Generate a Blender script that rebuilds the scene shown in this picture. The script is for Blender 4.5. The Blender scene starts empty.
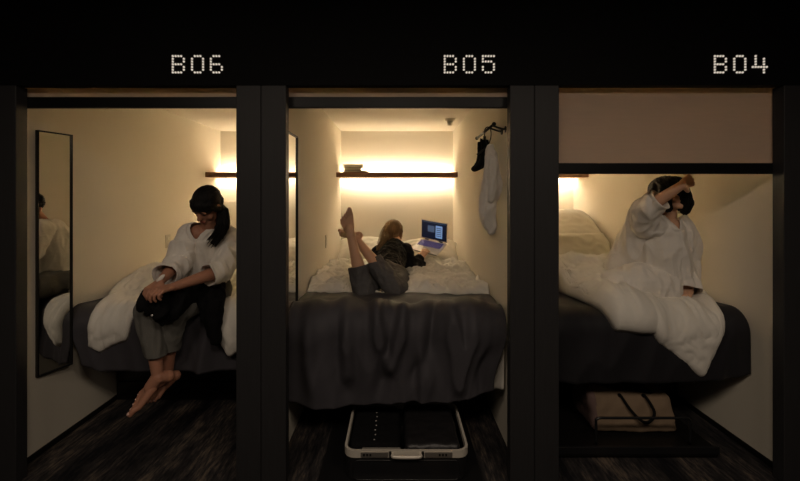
import bpy, bmesh, math, random
from mathutils import Vector, Matrix, noise
random.seed(7)
V = Vector
pi = math.pi
col = bpy.context.scene.collection

# ------------------------------------------------------------------ scene measures
D = 2.05          # camera to facade
K = 190.0         # pixels per metre at the facade
CAMZ = 1.515
ZC = 2.30         # capsule ceiling
YB = 2.59         # back wall
PITCH = 1.436
HW = 0.6675       # half width of a capsule
LC, MC, RC = -PITCH, 0.0, PITCH

def P(px, py, Y):
    r = 1 + Y / D
    return V(((px - 397) * r / K, Y, CAMZ - (py - 197) * r / K))

# ------------------------------------------------------------------ materials
def newmat(name):
    m = bpy.data.materials.new(name); m.use_nodes = True
    nt = m.node_tree
    b = nt.nodes['Principled BSDF']
    return m, nt, b

def mat(name, colr, rough=0.7, metal=0.0, var=0.0, vscale=20, bump=0.0, bscale=200, sheen=0.0, spec=0.5,
        stretch=(1, 1, 1), sss=0.0, coat=0.0):
    m, nt, b = newmat(name)
    b.inputs['Roughness'].default_value = rough
    b.inputs['Metallic'].default_value = metal
    b.inputs['Base Color'].default_value = (*colr, 1)
    b.inputs['Specular IOR Level'].default_value = spec
    if sheen: b.inputs['Sheen Weight'].default_value = sheen; b.inputs['Sheen Roughness'].default_value = 0.4
    if coat: b.inputs['Coat Weight'].default_value = coat
    if sss:
        b.inputs['Subsurface Weight'].default_value = sss
        b.inputs['Subsurface Radius'].default_value = (0.02, 0.008, 0.004)
    if var or bump:
        tc = nt.nodes.new('ShaderNodeTexCoord'); mp = nt.nodes.new('ShaderNodeMapping')
        mp.inputs['Scale'].default_value = stretch
        nt.links.new(tc.outputs['Object'], mp.inputs['Vector'])
    if var:
        n = nt.nodes.new('ShaderNodeTexNoise'); n.inputs['Scale'].default_value = vscale; n.inputs['Detail'].default_value = 5
        nt.links.new(mp.outputs['Vector'], n.inputs['Vector'])
        rp = nt.nodes.new('ShaderNodeMix'); rp.data_type = 'RGBA'
        rp.inputs['A'].default_value = (*[c * (1 - var) for c in colr], 1)
        rp.inputs['B'].default_value = (*[min(1, c * (1 + var)) for c in colr], 1)
        nt.links.new(n.outputs['Fac'], rp.inputs['Factor'])
        nt.links.new(rp.outputs['Result'], b.inputs['Base Color'])
    if bump:
        n2 = nt.nodes.new('ShaderNodeTexNoise'); n2.inputs['Scale'].default_value = bscale; n2.inputs['Detail'].default_value = 4
        nt.links.new(mp.outputs['Vector'], n2.inputs['Vector'])
        bp = nt.nodes.new('ShaderNodeBump'); bp.inputs['Strength'].default_value = bump; bp.inputs['Distance'].default_value = 0.01
        nt.links.new(n2.outputs['Fac'], bp.inputs['Height'])
        nt.links.new(bp.outputs['Normal'], b.inputs['Normal'])
    return m

def emat(name, colr, strength):
    m, nt, b = newmat(name)
    b.inputs['Base Color'].default_value = (*[c * .5 for c in colr], 1)
    b.inputs['Emission Color'].default_value = (*colr, 1)
    b.inputs['Emission Strength'].default_value = strength
    return m

M = {}
M['paint'] = mat('cream_paint', (.80, .738, .618), .75, var=.03, vscale=3, bump=.05, bscale=120, spec=.3)
M['ceil'] = mat('ceiling_paint', (.78, .722, .61), .8, spec=.2)
M['black'] = mat('facade_black', (.025, .0245, .026), .55, var=.25, vscale=8, stretch=(14, 14, .6), bump=.08, bscale=60, spec=.35)
M['header'] = mat('header_black', (.0035, .0035, .004), .7, spec=.12)
M['barblack'] = mat('bar_black', (.004, .004, .0045), .45, spec=.3)
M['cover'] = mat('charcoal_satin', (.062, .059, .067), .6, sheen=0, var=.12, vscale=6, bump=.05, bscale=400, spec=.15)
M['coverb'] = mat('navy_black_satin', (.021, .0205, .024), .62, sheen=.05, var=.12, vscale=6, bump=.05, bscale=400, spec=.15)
M['cotton'] = mat('white_cotton', (.86, .82, .74), .85, bump=.12, bscale=45, sheen=.1, spec=.2)
M['pillow'] = mat('pillow_cotton', (.86, .82, .73), .85, bump=.06, bscale=30, sheen=.1, spec=.2)
M['robe'] = mat('robe_cotton', (.86, .81, .74), .85, bump=.25, bscale=60, sheen=.15, spec=.2)
M['skin'] = mat('skin', (.46, .22, .14), .5, var=.08, vscale=15, sss=.08, spec=.4)
M['skin2'] = mat('skin_warm', (.72, .42, .27), .5, var=.08, vscale=15, sss=.08, spec=.4)
M['nail'] = mat('nail', (.75, .50, .42), .3)
M['lip'] = mat('lip', (.35, .09, .07), .4)
M['eye'] = mat('eye_dark', (.02, .015, .012), .3)
M['hairk'] = mat('black_hair', (.006, .005, .0045), .5, var=.5, vscale=30, stretch=(4, 4, .5), bump=.5, bscale=90, spec=.2)
M['hairb'] = mat('brown_hair', (.30, .18, .085), .5, var=.6, vscale=45, stretch=(5, 5, .4), bump=.5, bscale=110, spec=.4)
M['trouser'] = mat('grey_trouser', (.15, .145, .13), .85, bump=.2, bscale=120, var=.1, vscale=30, spec=.2)
M['denim'] = mat('grey_denim', (.105, .10, .10), .85, bump=.25, bscale=150, var=.15, vscale=50, spec=.2)
M['blackcloth'] = mat('black_cloth', (.006, .006, .0065), .9, bump=.2, bscale=150, spec=.15)
M['sweater'] = mat('black_sweater', (.010, .009, .010), .9, bump=.3, bscale=200, spec=.15, sheen=.1)
M['wood'] = mat('dark_wood', (.22, .11, .06), .5, var=.35, vscale=12, stretch=(1, 12, 12), spec=.4)
M['alu'] = mat('aluminium', (.72, .67, .58), .35, metal=.25)
M['silver'] = mat('silver_lid', (.62, .60, .60), .4, metal=.6)
M['key'] = mat('keycaps', (.05, .05, .10), .5)
M['steel'] = mat('black_steel', (.012, .011, .010), .4, metal=.3)
M['shell'] = mat('suitcase_shell', (.010, .010, .011), .4, spec=.5, coat=.2)
M['lining'] = mat('suitcase_lining', (.012, .012, .013), .9)
M['leather'] = mat('black_leather', (.016, .015, .016), .42, bump=.2, bscale=60, spec=.5)
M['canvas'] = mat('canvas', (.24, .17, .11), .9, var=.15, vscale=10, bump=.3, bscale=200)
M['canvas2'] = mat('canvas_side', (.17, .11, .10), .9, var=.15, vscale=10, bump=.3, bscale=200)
M['plast'] = mat('ivory_plastic', (.62, .57, .46), .4)
M['paper'] = mat('paper', (.72, .68, .58), .8)
M['bookdark'] = mat('book_cover_dark', (.035, .03, .028), .5)
M['booktan'] = mat('book_cover_olive', (.30, .26, .13), .6)
M['bookgrey'] = mat('book_cover_grey', (.22, .18, .15), .6)
M['bead'] = mat('bead', (.85, .83, .80), .2, metal=.5)
M['led'] = emat('led_strip', (1.0, .82, .58), 70)
M['led2'] = emat('led_strip_bright', (1.0, .82, .58), 96)
M['dot'] = emat('dot_light', (1.0, .88, .74), .48)
M['screen'] = emat('screen_dark', (.003, .006, .020), .8)
M['screen2'] = emat('screen_window', (.16, .26, .46), 1.0)
M['screen3'] = emat('screen_picture', (.05, .08, .14), .9)
M['keylit'] = emat('key_glow', (.10, .09, .42), .12)
M['lamp'] = emat('panel_diffuser', (1.0, .85, .68), .6)

# blind fabric: diffuse plus translucent
def blindmat():
    m = bpy.data.materials.new('blind_fabric'); m.use_nodes = True
    nt = m.node_tree; nt.nodes.clear()
    out = nt.nodes.new('ShaderNodeOutputMaterial')
    d = nt.nodes.new('ShaderNodeBsdfDiffuse'); t = nt.nodes.new('ShaderNodeBsdfTranslucent'); mx = nt.nodes.new('ShaderNodeMixShader')
    n = nt.nodes.new('ShaderNodeTexNoise'); n.inputs['Scale'].default_value = 6
    tc = nt.nodes.new('ShaderNodeTexCoord'); mp = nt.nodes.new('ShaderNodeMapping'); mp.inputs['Scale'].default_value = (1, 1, 12)
    nt.links.new(tc.outputs['Object'], mp.inputs['Vector']); nt.links.new(mp.outputs['Vector'], n.inputs['Vector'])
    mc = nt.nodes.new('ShaderNodeMix'); mc.data_type = 'RGBA'
    mc.inputs['A'].default_value = (.60, .50, .41, 1); mc.inputs['B'].default_value = (.68, .56, .46, 1)
    nt.links.new(n.outputs['Fac'], mc.inputs['Factor'])
    nt.links.new(mc.outputs['Result'], d.inputs['Color']); nt.links.new(mc.outputs['Result'], t.inputs['Color'])
    mx.inputs['Fac'].default_value = .42
    nt.links.new(d.outputs[0], mx.inputs[1]); nt.links.new(t.outputs[0], mx.inputs[2]); nt.links.new(mx.outputs[0], out.inputs[0])
    return m
M['blind'] = blindmat()

def mirrormat():
    m, nt, b = newmat('mirror_glass')
    b.inputs['Base Color'].default_value = (.80, .80, .76, 1); b.inputs['Metallic'].default_value = 1; b.inputs['Roughness'].default_value = .02
    return m
M['mirror'] = mirrormat()

def carpetmat():
    m, nt, b = newmat('carpet')
    tc = nt.nodes.new('ShaderNodeTexCoord'); mp = nt.nodes.new('ShaderNodeMapping'); mp.inputs['Scale'].default_value = (1, .16, 1)
    nt.links.new(tc.outputs['Object'], mp.inputs['Vector'])
    n = nt.nodes.new('ShaderNodeTexNoise'); n.inputs['Scale'].default_value = 55; n.inputs['Detail'].default_value = 6; n.inputs['Roughness'].default_value = .7
    n2 = nt.nodes.new('ShaderNodeTexNoise'); n2.inputs['Scale'].default_value = 7; n2.inputs['Detail'].default_value = 3
    nt.links.new(mp.outputs['Vector'], n.inputs['Vector']); nt.links.new(mp.outputs['Vector'], n2.inputs['Vector'])
    ad = nt.nodes.new('ShaderNodeMath'); ad.operation = 'MULTIPLY'
    nt.links.new(n.outputs['Fac'], ad.inputs[0]); nt.links.new(n2.outputs['Fac'], ad.inputs[1])
    cr = nt.nodes.new('ShaderNodeValToRGB')
    e = cr.color_ramp.elements
    e[0].position = .17; e[0].color = (.010, .010, .012, 1)
    e[1].position = .40; e[1].color = (.16, .125, .095, 1)
    el = cr.color_ramp.elements.new(.27); el.color = (.038, .034, .034, 1)
    nt.links.new(ad.outputs[0], cr.inputs['Fac']); nt.links.new(cr.outputs['Color'], b.inputs['Base Color'])
    b.inputs['Roughness'].default_value = .95; b.inputs['Specular IOR Level'].default_value = .1
    bp = nt.nodes.new('ShaderNodeBump'); bp.inputs['Strength'].default_value = .5
    n3 = nt.nodes.new('ShaderNodeTexNoise'); n3.inputs['Scale'].default_value = 260
    nt.links.new(tc.outputs['Object'], n3.inputs['Vector']); nt.links.new(n3.outputs['Fac'], bp.inputs['Height'])
    nt.links.new(bp.outputs['Normal'], b.inputs['Normal'])
    return m
M['carpet'] = carpetmat()

# ------------------------------------------------------------------ object helpers
def wloc(o):
    p = V((0, 0, 0))
    while o is not None:
        p = p + o.location; o = o.parent
    return p

def tag(o, label=None, cat=None, group=None, kind=None):
    if label: o['label'] = label
    if cat: o['category'] = cat
    if group: o['group'] = group
    if kind: o['kind'] = kind
    return o

def empty(name, loc, label, cat, group=None):
    o = bpy.data.objects.new(name, None); col.objects.link(o); o.location = loc
    o.empty_display_size = .1
    return tag(o, label, cat, group)

def link_mesh(name, me, mats, parent=None, origin=None, smooth=True):
    if not isinstance(mats, (list, tuple)): mats = [mats]
    for m in mats: me.materials.append(m)
    o = bpy.data.objects.new(name, me); col.objects.link(o)
    if parent is not None:
        me.transform(Matrix.Translation(-wloc(parent))); o.parent = parent
    elif origin is not None:
        me.transform(Matrix.Translation(-V(origin))); o.location = origin
    if smooth:
        for p in me.polygons: p.use_smooth = True
    return o

def obj(name, bm, mats, parent=None, origin=None, smooth=False, autosm=None):
    bmesh.ops.recalc_face_normals(bm, faces=bm.faces)
    me = bpy.data.meshes.new(name)
    bm.to_mesh(me); bm.free()
    return link_mesh(name, me, mats, parent, origin, smooth)

def B(): return bmesh.new()

def box(bm, x0, x1, y0, y1, z0, z1, bev=0.0, mi=0, rot=None, seg=2):
    c = V(((x0 + x1) / 2, (y0 + y1) / 2, (z0 + z1) / 2))
    mt = Matrix.Translation(c) @ Matrix.Diagonal((abs(x1 - x0), abs(y1 - y0), abs(z1 - z0), 1))
    r = bmesh.ops.create_cube(bm, size=1, matrix=mt)
    vs = r['verts']; fs = list({f for v in vs for f in v.link_faces})
    if bev:
        es = list({e for v in vs for e in v.link_edges})
        q = bmesh.ops.bevel(bm, geom=es, offset=bev, segments=seg, affect='EDGES', profile=.5)
        fs = list({f for v in q['verts'] for f in v.link_faces} | set(f for f in fs if f.is_valid))
        vs = list({v for f in fs for v in f.verts})
    for f in fs: f.material_index = mi
    if rot is not None: bmesh.ops.transform(bm, matrix=rot, verts=vs)
    return vs

def cyl(bm, p0, p1, r0, r1=None, seg=20, caps=True, mi=0):
    p0, p1 = V(p0), V(p1); r1 = r0 if r1 is None else r1
    d = p1 - p0
    q = d.to_track_quat('Z', 'Y').to_matrix().to_4x4()
    mt = Matrix.Translation((p0 + p1) / 2) @ q
    r = bmesh.ops.create_cone(bm, cap_ends=caps, segments=seg, radius1=r0, radius2=r1, depth=d.length, matrix=mt)
    for f in {f for v in r['verts'] for f in v.link_faces}: f.material_index = mi

def sph(bm, c, rad, rot=None, u=20, v=12):
    if not hasattr(rad, '__len__'): rad = (rad,) * 3
    mt = Matrix.Translation(V(c)) @ (rot.to_4x4() if rot is not None else Matrix()) @ Matrix.Diagonal((*rad, 1))
    bmesh.ops.create_uvsphere(bm, u_segments=u, v_segments=v, radius=1, matrix=mt)

def tcap(bm, p0, r0, p1, r1):
    p0, p1 = V(p0), V(p1)
    sph(bm, p0, r0, u=16, v=10); sph(bm, p1, r1, u=16, v=10)
    if (p1 - p0).length > 1e-4: cyl(bm, p0, p1, r0, r1, seg=20)

def chain(bm, pts):
    for (a, ra), (b, rb) in zip(pts, pts[1:]): tcap(bm, a, ra, b, rb)

def tube(bm, pts, r, seg=10, closed=False, mi=0):
    pts = [V(p) for p in pts]; n = len(pts); rings = []
    rs = r if hasattr(r, '__len__') else [r] * n
    prev = None
    for i, p in enumerate(pts):
        if closed: t = (pts[(i + 1) % n] - pts[i - 1])
        else: t = pts[min(i + 1, n - 1)] - pts[max(i - 1, 0)]
        t.normalize()
        if prev is None:
            a = V((0, 0, 1)) if abs(t.z) < .9 else V((1, 0, 0))
            prev = (a - t * a.dot(t)).normalized()
        else:
            prev = (prev - t * prev.dot(t)).normalized()
        b = t.cross(prev)
        rings.append([bm.verts.new(p + (prev * math.cos(k * 2 * pi / seg) + b * math.sin(k * 2 * pi / seg)) * rs[i]) for k in range(seg)])
    m = n if closed else n - 1
    for i in range(m):
        A, C = rings[i], rings[(i + 1) % n]
        for k in range(seg):
            f = bm.faces.new((A[k], A[(k + 1) % seg], C[(k + 1) % seg], C[k])); f.material_index = mi
    if not closed:
        f = bm.faces.new(rings[0][::-1]); f.material_index = mi
        f = bm.faces.new(rings[-1]); f.material_index = mi

def smooth_path(pts, n=8):
    pts = [V(p) for p in pts]; out = []
    q = [pts[0] * 2 - pts[1]] + pts + [pts[-1] * 2 - pts[-2]]
    for i in range(1, len(q) - 2):
        p0, p1, p2, p3 = q[i - 1:i + 3]
        for k in range(n):
            t = k / n
            out.append(.5 * ((2 * p1) + (p2 - p0) * t + (2 * p0 - 5 * p1 + 4 * p2 - p3) * t * t + (3 * p1 - p0 - 3 * p2 + p3) * t ** 3))
    out.append(pts[-1]); return out

def thicken(b, t):
    """gives an open sheet a second face and closed rims"""
    b.normal_update()
    vs = list(b.verts); fs = list(b.faces)
    rim = [e for e in b.edges if len(e.link_faces) == 1]
    rim = [(e.verts[0], e.verts[1], e.link_faces[0]) for e in rim]
    cp = {v: b.verts.new(v.co - v.normal * t) for v in vs}
    for f in fs:
        g = b.faces.new([cp[v] for v in reversed(f.verts)]); g.material_index = f.material_index
    for a, c, f in rim:
        lv = list(f.verts); i = lv.index(a)
        if lv[(i + 1) % len(lv)] is c: a, c = c, a
        g = b.faces.new((a, c, cp[c], cp[a])); g.material_index = f.material_index

def remesh(bm, voxel, smooth=6, disp=None, kill=None, cuts=None, solid=0.0):
    """closed shapes of one figure or garment become one continuous skin"""
    me = bpy.data.meshes.new('tmp'); bm.to_mesh(me); bm.free()
    o = bpy.data.objects.new('tmp', me); col.objects.link(o)
    m = o.modifiers.new('r', 'REMESH'); m.mode = 'VOXEL'; m.voxel_size = voxel; m.use_smooth_shade = True
    if smooth:
        s = o.modifiers.new('s', 'SMOOTH'); s.factor = .5; s.iterations = smooth
    dg = bpy.context.evaluated_depsgraph_get()
    me2 = bpy.data.meshes.new_from_object(o.evaluated_get(dg))
    bpy.data.objects.remove(o); bpy.data.meshes.remove(me)
    b = bmesh.new(); b.from_mesh(me2); bpy.data.meshes.remove(me2)
    b.normal_update()
    if disp:
        mv = [(v, v.normal.copy() * disp(v.co, v.normal)) for v in b.verts]
        for v, d in mv: v.co += d
    if cuts:
        for p, n, rad in cuts:
            p, n = V(p), V(n).normalized()
            fs = [f for f in b.faces if (f.calc_center_median() - p).length < rad]
            g = list({e for f in fs for e in f.edges} | {v for f in fs for v in f.verts} | set(fs))
            bmesh.ops.bisect_plane(b, geom=g, plane_co=p, plane_no=n)
            dead = [f for f in b.faces if (f.calc_center_median() - p).length < rad * 1.02 and (f.calc_center_median() - p).dot(n) > 1e-5]
            bmesh.ops.delete(b, geom=dead, context='FACES')
    if kill:
        dead = [f for f in b.faces if kill(f.calc_center_median(), f.normal)]
        bmesh.ops.delete(b, geom=dead, context='FACES')
        edge = {v: [e.other_vert(v).co.copy() for e in v.link_edges if len(e.link_faces) == 1] for v in b.verts if any(len(e.link_faces) == 1 for e in v.link_edges)}
        for _ in range(4):
            new = {}
            for v in edge:
                q = [e.other_vert(v).co for e in v.link_edges if len(e.link_faces) == 1]
                if len(q) == 2: new[v] = v.co * .5 + (q[0] + q[1]) * .25
            for v, c in new.items(): v.co = c
    if solid:
        loose = [v for v in b.verts if not v.link_faces]
        bmesh.ops.delete(b, geom=loose, context='VERTS')
        thicken(b, solid)
    return b

def nz(p, s, seed=0.0): return noise.noise(V((p[0] * s + seed, p[1] * s - seed * 1.7, p[2] * s + seed * .3)))
def folds(amp, sc, stretch=(1, 1, .35), seed=3.1):
    def f(co, n):
        q = V((co.x * stretch[0], co.y * stretch[1], co.z * stretch[2]))
        a = nz(q, sc, seed); b = nz(q, sc * 2.3, seed + 5)
        c = nz(V((co.x, co.y, co.z * .7)), sc * 3.7, seed + 11)
        return amp * (1 - 3.0 * min(abs(a), .6)) * .8 + amp * .32 * (1 - 3 * min(abs(b), .6)) + amp * .10 * c
    return f

def grid(bm, fn, nu, nv, thick=0.0, mi=0):
    vs = [[bm.verts.new(fn(i / nu, j / nv)) for j in range(nv + 1)] for i in range(nu + 1)]
    for i in range(nu):
        for j in range(nv):
            f = bm.faces.new((vs[i][j], vs[i + 1][j], vs[i + 1][j + 1], vs[i][j + 1])); f.material_index = mi
    if thick:
        thicken(bm, thick)
    return vs

def sstep(a, b, x):
    if a == b: return float(x > a)
    t = max(0., min(1., (x - a) / (b - a))); return t * t * (3 - 2 * t)

def lerp(pts, x):
    if x <= pts[0][0]: return pts[0][1]
    for (a, fa), (b, fb) in zip(pts, pts[1:]):
        if x <= b: 
            t = (x - a) / (b - a); t = t * t * (3 - 2 * t) * .5 + t * .5
            return fa + (fb - fa) * t
    return pts[-1][1]

# ------------------------------------------------------------------ anatomy
def hand(bm, w, d, n, thumb, curl=.5, size=1.0, spread=.006):
    w, d, n = V(w), V(d).normalized(), V(n); n = (n - d * n.dot(d)).normalized()
    s = n.cross(d) * thumb          # towards the thumb
    k = size
    tips = []
    for i in range(4):
        off = (1.5 - i)
        a = w + s * off * .010 * k + d * .01 * k
        kn = w + s * off * .020 * k + d * (.084 - .004 * abs(off - .5)) * k
        tcap(bm, a, .014 * k, kn, .0115 * k)
        L = (.072, .080, .074, .058)[i] * k
        dd = (d + s * off * spread * 12 * .2).normalized(); p = kn; r = .0095 * k
        for j, fr in enumerate((.45, .30, .25)):
            ang = curl * (.7, 1.0, .8)[j] * (1 + .08 * i)
            dd = (Matrix.Rotation(ang, 3, d.cross(n)) @ dd).normalized()
            q = p + dd * L * fr
            tcap(bm, p, r, q, r * .9); p = q; r *= .9
        tips.append((p, dd))
    a = w + s * .018 * k + d * .015 * k
    b = a + (d * .55 + s * .75 + n * .25).normalized() * .040 * k
    c = b + (d * .80 + s * .42 + n * .35 * (1 + curl)).normalized() * .032 * k
    e = c + (d * .9 + s * .1 + n * .5 * (1 + curl)).normalized() * .026 * k
    tcap(bm, a, .016 * k, b, .0125 * k); tcap(bm, b, .012 * k, c, .0105 * k); tcap(bm, c, .0105 * k, e, .009 * k)
    return tips

def foot(bm, a, d, up, big, k=1.0):
    """a ankle, d towards the toes, up away from the sole, big=+1/-1 side of the big toe"""
    a, d, up = V(a), V(d).normalized(), V(up); up = (up - d * up.dot(d)).normalized(); s = up.cross(d) * big
    sph(bm, a - d * .032 * k - up * .040 * k, .031 * k)
    tcap(bm, a, .034 * k, a - d * .028 * k - up * .035 * k, .029 * k)
    tcap(bm, a, .034 * k, a + d * .055 * k - up * .024 * k, .030 * k)
    sph(bm, a + s * .024 * k - up * .004 * k, .013 * k); sph(bm, a - s * .024 * k - up * .010 * k, .013 * k)
    nails = []
    for i in range(5):
        off = 2 - i
        m0 = a + d * .050 * k - up * (.028 + .004 * (2 - off) * .5) * k + s * off * .009 * k
        m1 = a + d * (.138 - .010 * i) * k - up * .050 * k + s * off * .0190 * k
        tcap(bm, m0, .021 * k, m1, (.0165 if i == 0 else .0135) * k)
        L = (.046, .042, .036, .030, .024)[i] * k
        r = (.0150, .0112, .0105, .0100, .0095)[i] * k
        m2 = m1 + d * L * .55 + up * .004 * k; m3 = m1 + d * L - up * .004 * k
        tcap(bm, m1, r * 1.05, m2, r); tcap(bm, m2, r, m3, r * .95)
        nails.append((m3 + up * r * .8 + d * r * .15, d, up, s, r))
    # arch: sole bridge
    tcap(bm, a - d * .03 * k - up * .046 * k, .022 * k, a + d * .12 * k - up * .050 * k - s * .02 * k, .015 * k)
    return nails

def nails_on(nails, parent):
    for c, d, up, s, r in nails:
        R = Matrix((s, d, up)).transposed(); b = B()
        sph(b, c, (r * .62, r * .7, r * .28), rot=R, u=10, v=6)
        obj('toenail', b, M['nail'], parent, smooth=True)

def head(bm, c, f, up, k=1.0):
    c, f, up = V(c), V(f).normalized(), V(up); up = (up - f * up.dot(f)).normalized(); s = f.cross(up)
    R = Matrix((s, f, up)).transposed()
    def at(x, y, z): return c + s * x * k + f * y * k + up * z * k
    def el(x, y, z, a, b_, cc): sph(bm, at(x, y, z), (a * k, b_ * k, cc * k), rot=R)
    el(0, -.012, .034, .072, .090, .080)          # cranium
    el(0, .022, -.020, .060, .064, .078)          # face
    el(0, .040, -.070, .036, .036, .030)          # jaw
    el(0, .068, -.090, .018, .016, .014)          # chin
    for q in (-1, 1):
        el(q * .040, .050, -.030, .024, .024, .026)   # cheeks
        el(q * .030, .074, .020, .026, .012, .009)    # brow
        el(q * .073, -.012, -.012, .010, .020, .032)  # ears
        tcap(bm, at(q * .05, .0, -.055), .020 * k, at(q * .02, .055, -.085), .018 * k)
    tcap(bm, at(0, .080, .008), .009 * k, at(0, .100, -.024), .013 * k)   # nose
    el(0, .082, -.056, .022, .010, .006); el(0, .080, -.066, .019, .010, .007)
    return R, at

def face_parts(parent, at, R, k=1.0):
    for q in (-1, 1):
        b = B(); sph(b, at(q * .030, .0745, .002), (.014 * k, .007 * k, .0035 * k), rot=R, u=12, v=8)
        obj('eye', b, M['eye'], parent, smooth=True)
        b = B(); sph(b, at(q * .030, .082, .024), (.017 * k, .005 * k, .0025 * k), rot=R, u=12, v=8)
        obj('eyebrow', b, M['hairk'], parent, smooth=True)
    b = B()
    sph(b, at(0, .0885, -.0565), (.020 * k, .006 * k, .0045 * k), rot=R, u=14, v=8)
    sph(b, at(0, .0865, -.0655), (.017 * k, .006 * k, .005 * k), rot=R, u=14, v=8)
    obj('mouth', b, M['lip'], parent, smooth=True)

def strands(bm, root_paths, n, r=.0022, jit=.012, seed=1):
    rnd = random.Random(seed)
    for k in range(n):
        path = root_paths[rnd.randrange(len(root_paths))]
        o = V((rnd.uniform(-jit, jit), rnd.uniform(-jit, jit), rnd.uniform(-jit, jit)))
        pts = smooth_path([V(p) + o * (.6 + .5 * i / len(path)) for i, p in enumerate(path)], 4)
        tube(bm, pts, [r] * (len(pts) - 1) + [r * .4], seg=5)

# ================================================================== THE SETTING
def struct(name, b, m, smooth=False):
    o = obj(name, b, m, smooth=smooth); o['kind'] = 'structure'; return o

b = B(); box(b, -3.6, 3.6, -3.0, YB + .1, -.06, 0); struct('floor', b, M['carpet'])
b = B(); box(b, -2.25, 2.25, .07, YB + .1, ZC, ZC + .08); struct('ceiling', b, M['ceil'])
b = B(); box(b, -3.6, 3.6, -3.0, .0, 2.75, 2.83); struct('ceiling', b, M['header'])
b = B(); box(b, -2.25, 2.25, YB, YB + .1, 0, ZC); struct('wall_back', b, M['paint'])
b = B(); box(b, -3.6, 3.6, -3.1, -3.0, 0, 2.83); struct('wall_front', b, M['header'])
for x, nm in ((-3.7, 'wall_left'), (3.6, 'wall_right')):
    b = B(); box(b, x, x + .1, -3.1, .0, 0, 2.83); struct(nm, b, M['header'])
for nm, x0, x1 in (('wall_left', LC - HW - .1, LC - HW), ('wall_middle', LC + HW, MC - HW), ('wall_middle', MC + HW, RC - HW), ('wall_right', RC + HW, RC + HW + .1)):
    b = B(); box(b, x0, x1, .07, YB, 0, ZC); struct(nm, b, M['paint'])
# facade: header and pillars with a seam down the middle
ZO = 2.063
b = B(); box(b, -3.6, 3.6, 0, .05, 2.103, 2.75)
struct('wall_facade', b, M['header'])
tn = 1
for x0, x1 in ((-3.6, -2.006), (-.847, -.585), (.596, .853), (2.038, 3.6)):
    b = B()
    if x1 - x0 < .5:
        xm = (x0 + x1) / 2
        box(b, x0, xm - .0025, 0, .06, 0, 2.103, .003); box(b, xm + .0025, x1, 0, .06, 0, 2.103, .003)
        box(b, x0 + .006, x1 - .006, .008, .068, 0, 2.103)
    else:
        box(b, x0, x1, 0, .065, 0, 2.103, .003)
    struct('trim_%d' % tn, b, M['black']); tn += 1
# flat edge strip round each capsule opening
for k in (-1, 1):
    x = k * 0
# narrow ledge line on the back wall of the left capsule
b = B(); box(b, LC - HW, LC + HW, YB - .02, YB, .76, 1.468, .004); struct('trim_%d' % tn, b, M['paint']); tn += 1
# baseboards
for nm, x0, x1 in (('baseboard_left', LC - HW, LC - HW + .012), ('baseboard_right', RC + HW - .012, RC + HW)):
    b = B(); box(b, x0, x1, .08, YB, 0, .035, .003); struct(nm, b, M['steel'])

# ------------------------------------------------------------------ number signs
GL = {'B': ['11110', '10001', '10001', '11110', '10001', '10001', '11110'],
      '0': ['01110', '10001', '10001', '10001', '10001', '10001', '01110'],
      '6': ['01110', '10000', '10000', '11110', '10001', '10001', '01110'],
      '5': ['11111', '10000', '11110', '00001', '10001', '10001', '01110'],
      '4': ['010000', '010010', '010010', '010010', '111111', '000010', '000010']}
def sign(txt, xs, label):
    o = empty('number_sign', ((xs[1] - 397 + 6) / K, 0, CAMZ - (64.5 - 197) / K), label, 'sign', 'room number signs')
    for ch, x0 in zip(txt, xs):
        bb = B()
        for r, row in enumerate(GL[ch]):
            for c, q in enumerate(row):
                if q == '1':
                    X = (x0 - 397 + c * 2.76) / K; Z = CAMZ - (56.2 + r * 2.72 - 197) / K
                    cyl(bb, (X, -.0035, Z), (X, .0, Z), .0056, seg=12)
        obj({'B': 'letter', '0': 'digit', '6': 'digit', '5': 'digit', '4': 'digit'}[ch], bb, M['dot'], o)
sign('B06', (173, 192.2, 211), 'dotted light number B06 on the black header')
sign('B05', (444.7, 463.8, 482.8), 'dotted light number B05 on the black header')
sign('B04', (714.6, 734, 752.6), 'dotted light number B04 on the black header')

# ------------------------------------------------------------------ roller blinds
def blind(x0, x1, zbar_top, zbar_bot, label):
    Y = .075
    o = empty('roller_blind', ((x0 + x1) / 2, Y, ZO + .12), label, 'roller blind', 'roller blinds in the capsule openings')
    bb = B(); cyl(bb, (x0, Y + .028, ZO + .14), (x1, Y + .028, ZO + .14), .026, seg=24); obj('roller_tube', bb, M['steel'], o, smooth=True)
    bb = B(); box(bb, x0, x1, Y, Y + .0012, zbar_top, ZO + .14); obj('blind_fabric', bb, M['blind'], o)
    bb = B(); box(bb, x0 - .012, x1 + .012, Y - .010, Y + .014, zbar_bot, zbar_top, .004); obj('bottom_bar', bb, M['barblack'], o)
def zpx(py, Y): return CAMZ - (py - 197) * (1 + Y / D) / K
blind(-2.022, -.80, zpx(97, .07), zpx(108, .07), 'beige roller blind almost fully rolled up under the B06 number')
blind(-.605, .62, zpx(97, .07), zpx(108, .07), 'beige roller blind almost fully rolled up under the B05 number')
blind(.83, 2.055, zpx(163, .07), zpx(174, .07), 'beige roller blind pulled partly down under the B04 number')

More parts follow.
